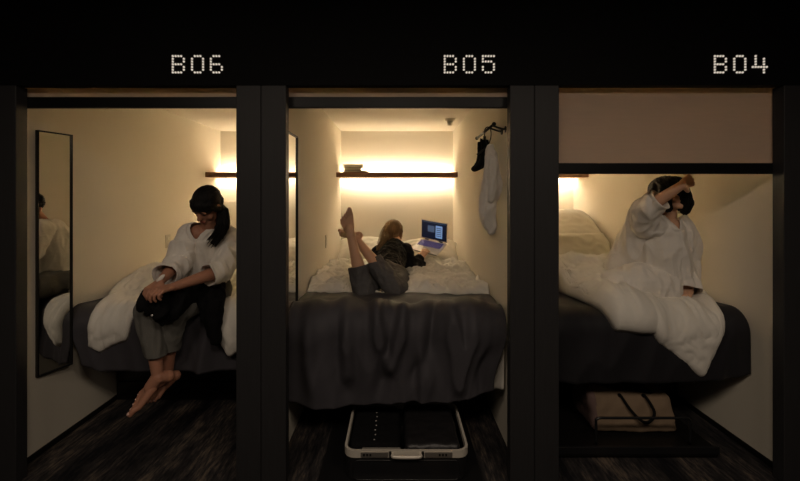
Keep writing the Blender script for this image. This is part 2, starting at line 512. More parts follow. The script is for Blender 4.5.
# ------------------------------------------------------------------ glowing shelves
def shelf(cx, label, led='led'):
    z0, z1 = 1.733, 1.788
    y0, y1 = 2.22, 2.50
    o = empty('wall_shelf', (cx, YB, z0), label, 'shelf', 'backlit shelves on the back walls')
    bb = B(); box(bb, cx - HW, cx + HW, y0, y1, z0, z1, .003); obj('shelf_board', bb, M['wood'], o)
    bb = B(); box(bb, cx - HW + .03, cx + HW - .03, y1, y1 + .012, z0 + .004, z1 - .004); obj('led_strip', bb, M[led], o)
    for q in (-.5, .5):
        bb = B(); box(bb, cx + q - .012, cx + q + .012, y1 - .01, YB, z0 + .015, z1 - .012); obj('bracket', bb, M['wood'], o)
shelf(LC, 'dark wood shelf with backlight in the left capsule behind the seated ponytailed person')
shelf(MC, 'dark wood shelf with backlight and books in the middle capsule')
shelf(RC, 'dark wood shelf with backlight in the right capsule under the lowered blind', 'led2')

# ------------------------------------------------------------------ beds
def bed(cx, Yf, zt, label):
    o = empty('bed', (cx, (Yf + YB) / 2, 0), label, 'bed', 'capsule beds')
    w = HW - .008
    bb = B(); box(bb, cx - w, cx + w, Yf + .16, YB - .005, .40, .46, .008); obj('bed_platform', bb, M['steel'], o)
    bb = B(); box(bb, cx - w + .005, cx + w - .005, Yf + .045, YB - .01, .46, zt - .03, .05, seg=4)
    obj('mattress', bb, M['pillow'], o, smooth=True)
    bb = B(); box(bb, cx - w, cx + w, .86, .90, 0, .40, .003); obj('support_panel', bb, M['steel'], o)
    for k in range(3):
        bb = B(); box(bb, cx - w + .02, cx + w - .02, .846, .8595, .05 + k * .12, .14 + k * .12, .003); obj('panel_slat', bb, M['steel'], o)
    return o
ZT = .77
YFL, YFM, YFR = .44, .36, .31
bed(LC, YFL, ZT, 'low capsule bed the ponytailed person in trousers sits on')
bed(MC, YFM, ZT, 'capsule bed with the person lying on it, open suitcase below')
bed(RC, YFR, ZT + .02, 'capsule bed the person in a white robe sits on, bag below')

def bedpt(Yf, zt, X, s, off):
    R = .085
    if s < 0: p = V((X, Yf + R - s, zt)); n = V((0, 0, 1))
    elif s < pi / 2 * R:
        th = s / R; p = V((X, Yf + R - R * math.sin(th), zt - R + R * math.cos(th))); n = V((0, -math.sin(th), math.cos(th)))
    else:
        d = s - pi / 2 * R; p = V((X, Yf, zt - R - d)); n = V((0, -1, 0))
    return p + n * off

def ridge(x): return 1 - 2 * abs(x)

# dark covers -------------------------------------------------------
def cover_m(u, v):
    X = -.655 + 1.31 * u
    Lh = lerp([(0, .475), (.12, .500), (.25, .515), (.4, .50), (.55, .47), (.7, .475), (.85, .455), (.93, .44), (1, .40)], u)
    s = -.55 + (Lh + .55 + .085 * .57) * v
    hang = sstep(-.25, .35, s)
    fan = X + .10 * math.sin(X * 5) * hang * .6
    # folds gather towards a few pinch points along the top edge and fan out below
    def crease(x0, lean, wd, s0, s1, a):
        q = (X - x0 - lean * s - .03 * nz((x0 * 9, s * 4, 0), 1, 5)) / (wd * (.6 + .9 * max(s, 0)))
        return a * math.exp(-q * q) * sstep(s0 + .06, s0 + .22, s) * (1 - sstep(s1 - .15, s1, s))
    off = .045 + .035 * hang
    for c_ in ((-.55, .10, .055, -.05, .75, .030), (-.38, .14, .060, -.05, .75, -.034), (-.27, -.10, .050, -.02, .50, .040),
               (-.13, .20, .045, -.10, .40, .036), (-.05, -.16, .050, .02, .70, -.030), (.06, -.34, .045, -.1, .42, .040), (.12, .12, .055, .05, .75, .034),
               (.25, -.35, .050, -.12, .45, -.030), (.33, .06, .055, -.08, .55, .050), (.47, -.24, .050, -.05, .42, .036), (.53, .08, .055, .1, .75, -.030)):
        off += 1.55 * crease(*c_) * (1 - .55 * sstep(.35, .55, s))
    f1 = nz((fan * 5.5, s * 1.6, 0), 1, 2.2); f2 = nz((fan * 13 + s * 2, s * 4.0, 0), 1, 7.7)
    off += .022 * hang * ridge(f1 * 1.3) + .006 * ridge(f2)
    off += .05 * math.exp(-((s - .04) / .16) ** 2)
    off -= .05 * math.exp(-((s + .02) / .10) ** 2) * (.5 + nz((X * 6, s, 0), 1, 4))
    p = bedpt(YFM, ZT, X, s, max(off, .012))
    p.x -= .080 * sstep(.08, .42, s) * sstep(.3, .65, X)
    if s > .3 and X < 0: p.x *= 1 - .05 * sstep(.35, .6, s) * (1 if X > 0 else .2)
    p.y = max(p.y, .21)
    return p
b = B(); grid(b, cover_m, 170, 110, .006)
tag(obj('bed_cover', b, M['cover'], origin=(0, YFM, ZT), smooth=True), 'charcoal grey bed cover draped in folds over the middle bed above the suitcase', 'bed cover', 'dark bed covers')

def cover_l(u, v):
    X = LC - HW + .01 + (2 * HW - .02) * u
    Lh = lerp([(0, .36), (.12, .40), (.4, .40), (1, .41)], u)
    s = -.75 + (Lh + .75) * v
    hang = sstep(-.2, .35, s)
    f1 = nz((X * 4 + s, s * 1.6, 0), 1, 12.2); f2 = nz((X * 8 - s, s * 2, 0), 1, 1.7)
    off = .022 + .045 * hang * ridge(f1) * (.4 + u) + .010 * ridge(f2) * hang
    off += .012 * math.exp(-((s - .05) / .12) ** 2)
    p = bedpt(YFL, ZT, X, s, off)
    t = sstep(.0, .42, s) * (1 - sstep(0, .35, u))
    p.x += .12 * t
    return p
b = B(); grid(b, cover_l, 120, 80, .006)
tag(obj('bed_cover', b, M['cover'], origin=(LC, YFL, ZT), smooth=True), 'charcoal grey bed cover hanging behind the legs of the seated ponytailed person', 'bed cover', 'dark bed covers')

def cover_r(u, v):
    X = RC - HW + .01 + (2 * HW - .02) * u
    Lh = lerp([(0, .42), (.3, .43), (.7, .42), (.93, .40), (.97, .385), (1, .37)], u)
    s = -.9 + (Lh + .9) * v
    hang = sstep(-.2, .35, s)
    f1 = nz((X * 4.5 + s, s * 1.3, 0), 1, 22.2); f2 = nz((X * 9 - s, s * 2, 0), 1, 31.7)
    off = .03 + .035 * hang * ridge(f1) * .8 + .008 * ridge(f2) * hang
    return bedpt(YFR, ZT + .02, X, s, off)
b = B(); grid(b, cover_r, 120, 80, .006)
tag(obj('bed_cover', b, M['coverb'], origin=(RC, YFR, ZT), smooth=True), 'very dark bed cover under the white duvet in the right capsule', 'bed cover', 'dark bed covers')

# duvets -------------------------------------------------------------
def wr(X, s, seed, k=1.0):
    a = nz((X * 5, s * 5, 0), 1, seed); b_ = nz((X * 11, s * 11, 0), 1, seed + 3); c = nz((X * 24, s * 24, 0), 1, seed + 9)
    d = nz((X * 2 + a, s * 2 + b_ * .5, 0), 1, seed + 5)
    e = nz((X * 8 + d * 4, s * 14 - d * 4, 0), 1, seed + 15)
    return k * (.030 * ridge(a * 1.6) + .016 * ridge(b_ * 1.8) + .007 * ridge(c * 1.5) + .03 * d + .012 * ridge(e * 2))

def duvet_m(u, v):
    X = -.655 + 1.31 * u
    ef = .31 + .045 * nz((X * 5, 0, 0), 1, 3.0) + .02 * nz((X * 14, 0, 0), 1, 8) + .04 * sstep(-.1, -.25, X) - .03 * sstep(.1, .6, X)
    s = -1.52 + (1.52 - ef) * v
    e = min(1, min(v, 1 - v) / .07, 1); e = math.sqrt(max(0, 1 - (1 - e) ** 2))
    off = .040 + e * .036 + wr(X, s, 1.5, .95) * e
    # the lying person presses it down in the middle
    off -= .07 * e * math.exp(-((X + .08) / .20) ** 4) * sstep(-1.4, -.9, s)
    return bedpt(YFM, ZT, X, s, max(off, .036))
b = B(); grid(b, duvet_m, 150, 170, .012)
tag(obj('duvet', b, M['cotton'], origin=(0, 1.3, ZT), smooth=True), 'crumpled white duvet under the person lying in the middle capsule', 'duvet', 'white duvets')

def duvet_l(u, v):
    u0 = u
    X = -2.06 + 1.27 * u
    hang = lerp([(-2.06, .24), (-1.97, .27), (-1.90, .25), (-1.80, .225), (-1.70, .20), (-1.655, .02), (-1.60, -.05), (-1.2, -.05), (-1.14, .0), (-1.09, .24), (-1.05, .30), (-1.0, .27), (-.78, .24)], X)
    s = -1.5 + (1.5 + hang) * v
    if X < -1.7: X += (.075 + .060 * sstep(-.3, .1, s)) * (1 - sstep(-2.06, -1.7, X)) * sstep(-.30, .0, s)
    e = min(1, min(u, 1 - u, v, 1 - v) / .06); e = math.sqrt(max(0, 1 - (1 - e) ** 2))
    off = .042 + e * .03 + wr(X, s, 11.5, .42) * e * (1 - .5 * sstep(-.05, .2, s))
    off += .12 * e * math.exp(-((s + .55) / .30) ** 2) * (1 - sstep(-1.75, -1.5, X))
    off -= .02 * e * math.exp(-((X + 1.33) / .2) ** 2)
    return bedpt(YFL, ZT, X, s, max(off, .036))
b = B(); grid(b, duvet_l, 170, 150, .010)
tag(obj('duvet', b, M['cotton'], origin=(LC, 1.3, ZT), smooth=True), 'white duvet with corners hanging over the bed edge beside the ponytailed person', 'duvet', 'white duvets')

def duvet_r(u, v):
    X = .79 + 1.30 * u
    ef = lerp([(.79, -.62), (1.0, -.56), (1.16, -.46), (1.20, -.22), (1.24, .02), (1.30, .12), (1.45, .13), (1.52, .13), (1.56, .19), (1.62, .23), (1.70, .30), (1.80, .385), (1.85, .29), (1.91, .15), (1.97, .02), (2.03, -.10), (2.09, -.20)], X)
    s0 = lerp([(.79, -1.5), (1.7, -1.5), (1.85, -1.1), (2.09, -.95)], X)
    s = s0 + (ef - s0) * v
    e = min(1, min(u + .02, 1 - u + .01, v, 1 - v) / .06); e = math.sqrt(max(0, 1 - (1 - e) ** 2))
    off = .042 + e * .034 + wr(X, s, 21.5, .45) * e * (1 - .6 * sstep(-.05, .2, s))
    # legs drawn up below it
    ly = -.48 + .38 * (X - 1.45)
    off += .20 * e * math.exp(-((s - ly) / .26) ** 2) * sstep(1.86, 1.55, X) * sstep(.7, 1.15, X)
    off += .10 * e * math.exp(-((s + .05) / .20) ** 2) * sstep(1.18, 1.32, X) * sstep(1.62, 1.42, X)
    p = bedpt(YFR, ZT + .02, X, s, max(off, .036))
    return p
b = B(); grid(b, duvet_r, 190, 160, .012)
tag(obj('duvet', b, M['cotton'], origin=(RC, 1.3, ZT), smooth=True), 'white duvet heaped over the legs of the robed person, one corner hanging', 'duvet', 'white duvets')

# a white sheet corner showing at the right edge of the middle bed
def sheet(u, v):
    z = .62 - (.62 - .325) * v
    return V((.585 + .066 * u + .02 * (1 - v) * 0, .345 + .012 * math.sin(u * 5) + .01 * v - .02 * u, z + .02 * u * v))
b = B(); grid(b, sheet, 14, 20, .004)
tag(obj('bed_sheet', b, M['cotton'], origin=(.62, .35, .62), smooth=True), 'small corner of white sheet hanging at the right end of the grey cover', 'sheet')
# pillows -----------------------------------------------------------
def pillow(c, w, d, h, R, label, grp, seed, name='pillow', mt='pillow'):
    bb = B(); n = 40; c = V(c)
    top = {}; 
    for sg in (1, -1):
        for i in range(n + 1):
            for j in range(n + 1):
                a = -1 + 2 * i / n; b_ = -1 + 2 * j / n
                ea = 1 - abs(a) ** 3.2; eb = 1 - abs(b_) ** 3.2
                hh = (max(ea, 0) * max(eb, 0)) ** .48
                pin = 1 - .07 * (1 - abs(a) ** 2) * 1; pin2 = 1 - .07 * (1 - abs(b_) ** 2)
                x = a * w / 2 * (1 - .06 * (1 - b_ * b_) * abs(a)); y = b_ * d / 2 * (1 - .06 * (1 - a * a) * abs(b_))
                z = sg * h / 2 * hh * (1 + .25 * nz((a * 1.3, b_ * 1.3, sg), 1, seed)) + hh * .010 * ridge(nz((a * 3, b_ * 3, sg), 1, seed + 2))
                top[sg, i, j] = bb.verts.new(c + R @ V((x, y, z)))
        for i in range(n):
            for j in range(n):
                bb.faces.new([top[sg, i, j], top[sg, i + 1, j], top[sg, i + 1, j + 1], top[sg, i, j + 1]])
    bmesh.ops.remove_doubles(bb, verts=bb.verts, dist=.0004)
    o = obj(name, bb, M[mt], origin=tuple(c), smooth=True)
    tag(o, label, 'pillow', grp)
    pp = []
    for a in range(4 * 12):
        k, t = divmod(a, 12); t = -1 + 2 * t / 12
        a_, b_ = ((t, -1), (1, t), (-t, 1), (-1, -t))[k]
        x = a_ * w / 2 * (1 - .06 * (1 - b_ * b_) * abs(a_)); y = b_ * d / 2 * (1 - .06 * (1 - a_ * a_) * abs(b_))
        pp.append(c + R @ V((x, y, 0)))
    bb = B(); tube(bb, pp, .004, seg=6, closed=True); obj('piping', bb, M[mt], o, smooth=True)
    return o
def rot(rx=0, ry=0, rz=0):
    return Matrix.Rotation(math.radians(rz), 3, 'Z') @ Matrix.Rotation(math.radians(ry), 3, 'Y') @ Matrix.Rotation(math.radians(rx), 3, 'X')
pillow((-.34, 2.22, .93), .60, .40, .19, rot(28), 'white pillow behind the feet and head of the lying person', 'pillows', 1)
pillow((.335, 2.06, .925), .62, .42, .20, rot(24, 0, -3), 'white pillow under the laptop, right of the lying person', 'pillows', 4)
pillow((1.78, 2.04, 1.18), .66, .64, .24, rot(32, 0, 4), 'tall white pillow standing at the back of the right bed', 'pillows', 8)
pillow((1.69, 1.56, .985), .66, .44, .20, rot(54, 0, 7), 'white pillow leaning in front of the taller pillow in the right capsule', 'pillows', 14)

# ------------------------------------------------------------------ mirrors
def mirror(wx, y0, y1, z0, z1, label, turn=0):
    o = empty('wall_mirror', (wx, (y0 + y1) / 2, z0), label, 'mirror', 'narrow wall mirrors')
    bb = B(); t = .008; dp = .02
    box(bb, wx, wx + dp, y0, y0 + t, z0, z1); box(bb, wx, wx + dp, y1 - t, y1, z0, z1)
    box(bb, wx, wx + dp, y0 + t, y1 - t, z0, z0 + t); box(bb, wx, wx + dp, y0 + t, y1 - t, z1 - t, z1)
    obj('mirror_frame', bb, M['steel'], o)
    if turn:
        bm2 = B(); box(bm2, wx - .035, wx, y1 - .03, y1 - .012, (z0 + z1) / 2 - .03, (z0 + z1) / 2 + .03); obj('wall_spacer', bm2, M['steel'], o)
    bb = B(); box(bb, wx + .001, wx + .012, y0 + t, y1 - t, z0 + t, z1 - t); obj('mirror_glass', bb, M['mirror'], o)
    if turn: o.rotation_euler.z = math.radians(turn); o.location.x += .024
mirror(LC - HW, .212, .404, .465, 1.905, 'narrow black framed mirror on the wall left of the seated ponytailed person', -15.5)
mirror(MC - HW, .235, .505, .465, 1.91, 'narrow black framed mirror on the left wall of the middle capsule')

# ------------------------------------------------------------------ small wall fittings
def plate(wx, y, z, label):
    o = empty('wall_socket', (wx, y, z), label, 'wall socket', 'wall sockets beside the beds')
    bb = B(); box(bb, wx, wx + .008, y - .036, y + .036, z - .06, z + .06, .003); obj('cover_plate', bb, M['plast'], o)
    for q in (-.025, .025):
        bb = B(); box(bb, wx + .008, wx + .011, y - .015, y + .015, z + q - .014, z + q + .014, .001); obj('outlet', bb, M['paper'], o)
plate(LC - HW, 1.52, 1.11, 'ivory wall socket above the duvet left of the seated ponytailed person')
plate(MC - HW, 1.61, 1.10, 'ivory wall socket on the wall left of the raised feet')

o = empty('ceiling_detector', (.533, 1.87, ZC), 'small round smoke detector on the middle capsule ceiling', 'smoke detector')
b = B(); cyl(b, (.533, 1.87, ZC - .02), (.533, 1.87, ZC), .045, .055, 28); obj('detector_base', b, M['plast'], o, smooth=False)
b = B(); cyl(b, (.533, 1.87, ZC - .06), (.533, 1.87, ZC - .02), .026, .030, 24); sph(b, (.533, 1.87, ZC - .06), (.026, .026, .012)); obj('sensor_head', b, M['alu'], o, smooth=True)

# books on the shelf
ZS = 1.788
def book(x0, x1, y0, y1, z0, z1, m, label, rz=0):
    c = V(((x0 + x1) / 2, (y0 + y1) / 2, z0))
    o = empty('book', c, label, 'book', 'books stacked on the middle shelf')
    t = .0025
    bb = B(); box(bb, x0, x1, y0, y1, z0, z0 + t); box(bb, x0, x1, y0, y1, z1 - t, z1); box(bb, x0, x0 + t, y0, y1, z0 + t, z1 - t); obj('book_cover', bb, m, o)
    bb = B(); box(bb, x0 + t, x1 - .004, y0 + .004, y1 - .004, z0 + t, z1 - t); obj('pages', bb, M['paper'], o)
    o.rotation_euler.z = math.radians(rz)
book(-.590, -.33, 2.235, 2.40, ZS + .0005, ZS + .020, M['bookgrey'], 'greyish brown book at the bottom of the stack on the shelf')
book(-.585, -.40, 2.24, 2.37, ZS + .0205, ZS + .052, M['bookdark'], 'dark book in the middle of the stack on the shelf', 3)
book(-.590, -.38, 2.238, 2.36, ZS + .0525, ZS + .088, M['booktan'], 'olive book on top of the stack on the shelf', -2)

# ------------------------------------------------------------------ clothes rail with hangers, socks and a white garment
o = empty('clothes_rail', (HW, .40, 1.95), 'black clothes rail on the right wall of the middle capsule', 'clothes rail')
RX = .585
b = B(); tube(b, [(RX, .30, 1.955), (RX, .80, 1.945)], .008); sph(b, (RX, .80, 1.945), .013); sph(b, (RX, .30, 1.955), .013); obj('rail', b, M['steel'], o, smooth=True)
for yy in (.34, .42):
    b = B(); tube(b, smooth_path([(HW, yy, 1.93), (HW - .03, yy, 1.935), (RX, yy, 1.953)]), .006); cyl(b, (HW - .006, yy, 1.93), (HW, yy, 1.93), .02); obj('bracket', b, M['steel'], o, smooth=True)

def sock(y, label, dy=0):
    o = empty('sock', (RX - .015, y, 1.90), label, 'sock', 'black socks on the hanger')
    x = RX - .012
    bb = B()
    chain(bb, [((x, y, 1.880), .026), ((x, y, 1.80), .024), ((x - .01, y, 1.745), .026), ((x - .030, y - .005, 1.716), .024), ((x - .050, y - .01, 1.706), .019)])
    bb = remesh(bb, .005, 4, disp=folds(.003, 30), cuts=[((x, y, 1.888), (0, 0, 1), .05)])
    obj('sock_leg', bb, M['blackcloth'], o, smooth=True)
sock(.60, 'black sock hanging from the rail, the one deeper in the capsule')
sock(.50, 'black sock hanging from the rail, the one nearer the opening')
o = empty('clip_hanger', (RX, .55, 1.95), 'thin wire hanger with clips holding the black socks', 'hanger')
b = B(); tube(b, smooth_path([(RX - .012, .55, 1.915), (RX + .002, .55, 1.935), (RX + .016, .55, 1.95), (RX, .55, 1.966), (RX - .014, .55, 1.95)]), .0022, seg=6)
tube(b, [(RX - .012, .47, 1.912), (RX - .012, .63, 1.912)], .0025, seg=6); obj('hook_wire', b, M['alu'], o, smooth=True)
for yy in (.50, .60):
    b = B(); box(b, RX - .02, RX - .004, yy - .009, yy + .009, 1.885, 1.914, .002); obj('clip', b, M['steel'], o)
o = empty('coat_hanger', (RX, .43, 1.95), 'black hanger carrying the hanging white garment', 'hanger')
b = B(); tube(b, smooth_path([(RX, .46, 1.84), (RX - .02, .46, 1.90), (RX - .018, .46, 1.95), (RX, .46, 1.966), (RX + .018, .46, 1.95), (RX + .02, .46, 1.90), (RX, .46, 1.84)]), .0035, seg=8); obj('hook_wire', b, M['steel'], o, smooth=True)
b = B(); tube(b, smooth_path([(RX - .075, .43, 1.785), (RX - .02, .45, 1.825), (RX, .46, 1.84), (RX + .02, .47, 1.825), (RX + .06, .49, 1.785)]), .006, seg=8); obj('shoulder_bar', b, M['steel'], o, smooth=True)
b = B()
chain(b, [((RX + .002, .44, 1.835), .016), ((RX + .002, .42, 1.76), .028), ((RX - .0, .41, 1.62), .036), ((RX - .012, .40, 1.50), .042), ((RX - .015, .40, 1.41), .046), ((RX - .005, .39, 1.34), .034), ((RX - .0, .39, 1.30), .016)])
chain(b, [((RX + .01, .44, 1.83), .016), ((RX + .03, .42, 1.72), .030), ((RX + .035, .40, 1.58), .034), ((RX + .03, .39, 1.52), .026)])
chain(b, [((RX + .01, .37, 1.74), .022), ((RX - .0, .36, 1.56), .026), ((RX - .01, .36, 1.50), .020)])
b = remesh(b, .005, 2, disp=folds(.014, 22, (1, 1, .2)))
for v in b.verts: v.co.x = min(v.co.x, HW - .004)
tag(obj('hanging_robe', b, M['robe'], origin=(RX, .45, 1.84), smooth=True), 'white robe hanging bunched from the rail in the middle capsule', 'robe')

# ------------------------------------------------------------------ laptop
HLn, HRn = P(422, 238, 1.92), P(446, 243.3, 1.76)
FRn = P(437, 256, 1.60)
e1 = (HRn - HLn); W_ = .30; e1.normalize()
e2 = (FRn - HRn); e2 = (e2 - e1 * e2.dot(e1)).normalized(); Dp = .205
e3 = e1.cross(e2); e3 = -e3 if e3.z < 0 else e3
org = (HLn + HRn) / 2
RL = Matrix((e1, e2, e3)).transposed().to_4x4(); TL = Matrix.Translation(org) @ RL
o = empty('laptop', org, 'open silver laptop with blue lit screen on the white pillow', 'laptop')
b = B(); box(b, -W_ / 2, W_ / 2, 0, Dp, -.014, 0, .004, rot=TL); obj('keyboard_base', b, M['silver'], o)
b = B()
for r in range(5):
    for c in range(13):
        x0 = -W_ / 2 + .022 + c * .0198; y0 = .022 + r * .0185
        box(b, x0, x0 + .0168, y0, y0 + .0155, .0, .0018, rot=TL)
kb = obj('keyboard', b, M['keylit'], o)
b = B(); box(b, -.045, .045, .135, .190, .0, .0008, rot=TL); obj('touchpad', b, M['alu'], o)
sd = (e3 * .955 - e2 * .30).normalized(); sn = sd.cross(e1); sn = sn if sn.dot(e2) > 0 else -sn
RS = Matrix((e1, sd, sn)).transposed().to_4x4(); TS = Matrix.Translation(org) @ RS
b = B(); box(b, -W_ / 2, W_ / 2, .004, .200, -.007, 0, .003, rot=TS); lid = obj('lid', b, M['silver'], o)
b = B(); box(b, -W_ / 2 + .008, W_ / 2 - .008, .014, .192, 0, .0012, rot=TS); obj('bezel', b, M['barblack'], lid)
b = B()
box(b, -W_ / 2 + .014, W_ / 2 - .014, .020, .186, .0012, .0016, mi=0, rot=TS)
box(b, .02, .095, .035, .160, .0016, .0019, mi=1, rot=TS)
box(b, -.07, .005, .085, .150, .0016, .0019, mi=2, rot=TS)
box(b, -W_ / 2 + .014, W_ / 2 - .014, .180, .186, .0016, .0019, mi=2, rot=TS)
for k in range(5): box(b, .028, .085, .05 + k * .02, .060 + k * .02, .0019, .0021, mi=2, rot=TS)
obj('display', b, [M['screen'], M['screen2'], M['screen3']], lid)
for q in (-.08, .08):
    b = B(); cyl(b, org + e1 * (q - .02), org + e1 * (q + .02), .006); obj('hinge', b, M['steel'], o, smooth=True)

# ------------------------------------------------------------------ open suitcase under the middle bed
SX0, SX1, SY0, SY1, SZT = -.283, .384, .012, .50, .172
SC = ((SX0 + SX1) / 2, (SY0 + SY1) / 2, 0)
def rrect(x0, x1, y0, y1, r, n=6):
    pts = []
    for cx, cy, a0 in ((x1 - r, y0 + r, -pi / 2), (x1 - r, y1 - r, 0), (x0 + r, y1 - r, pi / 2), (x0 + r, y0 + r, pi)):
        for k in range(n + 1):
            a = a0 + pi / 2 * k / n; pts.append((cx + r * math.cos(a), cy + r * math.sin(a)))
    return pts
def wallring(bm, outer, inner, z0, z1, floor=False, mi=0):
    n = len(outer)
    a = [bm.verts.new((x, y, z0)) for x, y in outer]; c = [bm.verts.new((x, y, z1)) for x, y in outer]
    d = [bm.verts.new((x, y, z1)) for x, y in inner]; e = [bm.verts.new((x, y, z0 + (.006 if floor else 0))) for x, y in inner]
    for i in range(n):
        j = (i + 1) % n
        for q in ((a[i], a[j], c[j], c[i]), (c[i], c[j], d[j], d[i]), (d[i], d[j], e[j], e[i])): bm.faces.new(q).material_index = mi
        if not floor: bm.faces.new((e[i], e[j], a[j], a[i]))
    if floor: bm.faces.new(a[::-1]); bm.faces.new(e)
o = suit = empty('suitcase', SC, 'open black hard shell suitcase with a pale metal frame under the middle bed', 'suitcase')
b = B(); wallring(b, rrect(SX0 + .006, SX1 - .006, SY0 + .006, SY1 - .006, .055), rrect(SX0 + .014, SX1 - .014, SY0 + .014, SY1 - .014, .05), .018, SZT - .035, True)
obj('shell', b, M['shell'], o)
b = B(); wallring(b, rrect(SX0, SX1, SY0, SY1, .058, 8), rrect(SX0 + .013, SX1 - .013, SY0 + .013, SY1 - .013, .050, 8), SZT - .038, SZT); fr = obj('metal_frame', b, M['alu'], o)
xm = (SX0 + SX1) / 2
b = B(); tube(b, smooth_path([(xm - .075, SY0, SZT - .019), (xm - .068, SY0 - .020, SZT - .019), (xm, SY0 - .024, SZT - .019), (xm + .068, SY0 - .020, SZT - .019), (xm + .075, SY0, SZT - .019)]), .009); obj('carry_handle', b, M['alu'], o, smooth=True)
for q in (-1, 1):
    b = B(); box(b, xm + q * .086 - .006, xm + q * .086 + .006, SY0 - .012, SY0 + .002, SZT - .036, SZT - .003, .002); obj('handle_mount', b, M['steel'], o)
    b = B(); box(b, xm + q * .17 - .072, xm + q * .17 + .072, SY0 - .006, SY0 + .001, SZT - .032, SZT - .006, .002)
    lt = obj('latch_plate', b, mat('latch_metal', (.42, .39, .35), .4, metal=.8), o)
    b = B()
    for k in range(3): box(b, xm + q * .20 + k * .017 - .03, xm + q * .20 + k * .017 - .02, SY0 - .0072, SY0 - .0055, SZT - .025, SZT - .013)
    obj('dial', b, M['steel'], lt)
for x in (SX0 + .1, SX1 - .1):
    b = B(); cyl(b, (x, SY1 - .03, .004), (x, SY1 + .0, .004), .004); obj('foot_stud', b, M['steel'], o)
# ribs on the front face of the shell
b = B(); pts = rrect(SX0 + .05, SX1 - .05, .014, SZT - .055, .03)
tube(b, [(x, SY0 + .006, z) for x, z in pts], .003, seg=6, closed=True); obj('shell_ridge', b, M['shell'], o, smooth=True)
b = B(); box(b, -.42, .46, -.02, .84, .0, .0115, .003); tag(obj('added_dark_sheet', b, M['shell'], origin=(0, .4, 0)), 'added black sheet for the dark area under the open suitcase', 'added sheet')  # invented sheet, added to make the floor around the suitcase dark
# things in it
def pack(x0, x1, y0, y1, z0, z1, m, name, label, cat, seed, rnd=.03):
    bb = B(); box(bb, x0, x1, y0, y1, z0, z1, rnd, seg=4)
    bb = remesh(bb, .008, 3, disp=lambda c, n: .006 * nz(c, 9, seed) + .003 * nz(c, 30, seed))
    return tag(obj(name, bb, m, origin=((x0 + x1) / 2, (y0 + y1) / 2, z0), smooth=True), label, cat)
pack(.042, .345, .045, .475, .026, .180, M['leather'], 'packing_pouch', 'smooth black pouch filling the right half of the open suitcase', 'pouch', 3)
gar = pack(-.262, .018, .075, .475, .026, .168, M['blackcloth'], 'folded_garment', 'folded black garment with pale buttons in the open suitcase', 'garment', 9)
for k in range(8):
    b = B(); p = V((-.126 + .004 * (k % 2), .11 + .045 * k, .170)); sph(b, p, (.0045, .0045, .0028), u=10, v=6); obj('button', b, M['bead'], gar, smooth=True)
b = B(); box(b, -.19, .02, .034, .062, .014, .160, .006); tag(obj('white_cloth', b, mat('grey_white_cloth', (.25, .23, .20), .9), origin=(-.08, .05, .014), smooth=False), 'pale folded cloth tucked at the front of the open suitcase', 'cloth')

# ------------------------------------------------------------------ luggage tray and tote bag under the right bed
o = empty('luggage_trolley', (1.33, .5, 0), 'low black luggage trolley with a tube rail under the right bed', 'luggage trolley')
b = B(); box(b, .86, 1.86, .20, .83, .012, .055, .006); obj('tray_board', b, M['steel'], o)
b = B(); box(b, .86, 1.86, .192, .21, .030, .075, .004); obj('tray_lip', b, M['shell'], o)
zr = CAMZ - (418 - 197) * (1.112) / K
b = B(); tube(b, smooth_path([(1.165, .23, .07), (1.165, .23, zr - .03), (1.168, .23, zr - .008), (1.19, .23, zr), (1.24, .23, zr), (1.45, .23, zr), (1.63, .23, zr), (1.69, .23, zr), (1.712, .23, zr - .01), (1.715, .23, zr - .03), (1.715, .23, .07)], 6), .0075); obj('rail', b, M['shell'], o, smooth=True)
for x in (.95, 1.77):
    for y in (.28, .75):
        b = B(); cyl(b, (x - .008, y, .0125), (x + .008, y, .0125), .0125, seg=16); obj('caster', b, M['steel'], o)

TY = .42
def tp(px, py, y=TY): return P(px, py, y)
o = empty('tote_bag', (1.42, .45, .056), 'light brown canvas tote bag with black handles on the luggage trolley', 'tote bag')
def tote_front(u, v):
    TLf, TRf, BLf, BRf = tp(606, 395), tp(684, 398), tp(600, 431), tp(680, 446)
    BLf.z = max(BLf.z, .075); BRf.z = max(.075, BRf.z)
    p = TLf.lerp(TRf, u).lerp(BLf.lerp(BRf, u), v)
    p.y = .40 + .03 * nz((u * 3, v * 3, 0), 1, 2) - .05 * math.sin(pi * v) * math.sin(pi * u) - .05 * v
    p.x += .012 * math.sin(v * 7)
    return p
b = B(); box(b, 1.215, 1.735, .34, .66, .062, .30, .03, seg=3)
def tshape(c):
    t = (c.z - .06) / .24
    c = c.copy()
    c.x += (c.x - 1.42) * .04 * t - .02 * t
    c.z += .035 * (1 - sstep(1.2, 1.42, c.x)) * t
    c.z -= (.035 * sstep(1.25, 1.72, c.x)) * (t) 
    c.y = .50 + (c.y - .50) * (1 - .45 * t * t)
    return c
b = remesh(b, .009, 2)
for v in b.verts: v.co = tshape(v.co)
dead = [f for f in b.faces if f.calc_center_median().z > .268 and f.normal.z > .6 and abs(f.calc_center_median().y - .50) < .075]
bmesh.ops.delete(b, geom=dead, context='FACES'); b.normal_update()
for v in b.verts: v.co += v.normal * (.012 * nz(v.co, 7, 4) + .006 * nz(v.co, 18, 2)); v.co.z = max(v.co.z, .058)
bmesh.ops.delete(b, geom=[v for v in b.verts if not v.link_faces], context='VERTS'); thicken(b, .004)
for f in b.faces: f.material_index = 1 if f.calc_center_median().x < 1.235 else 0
obj('bag_body', b, [M['canvas'], M['canvas2']], o, smooth=True)
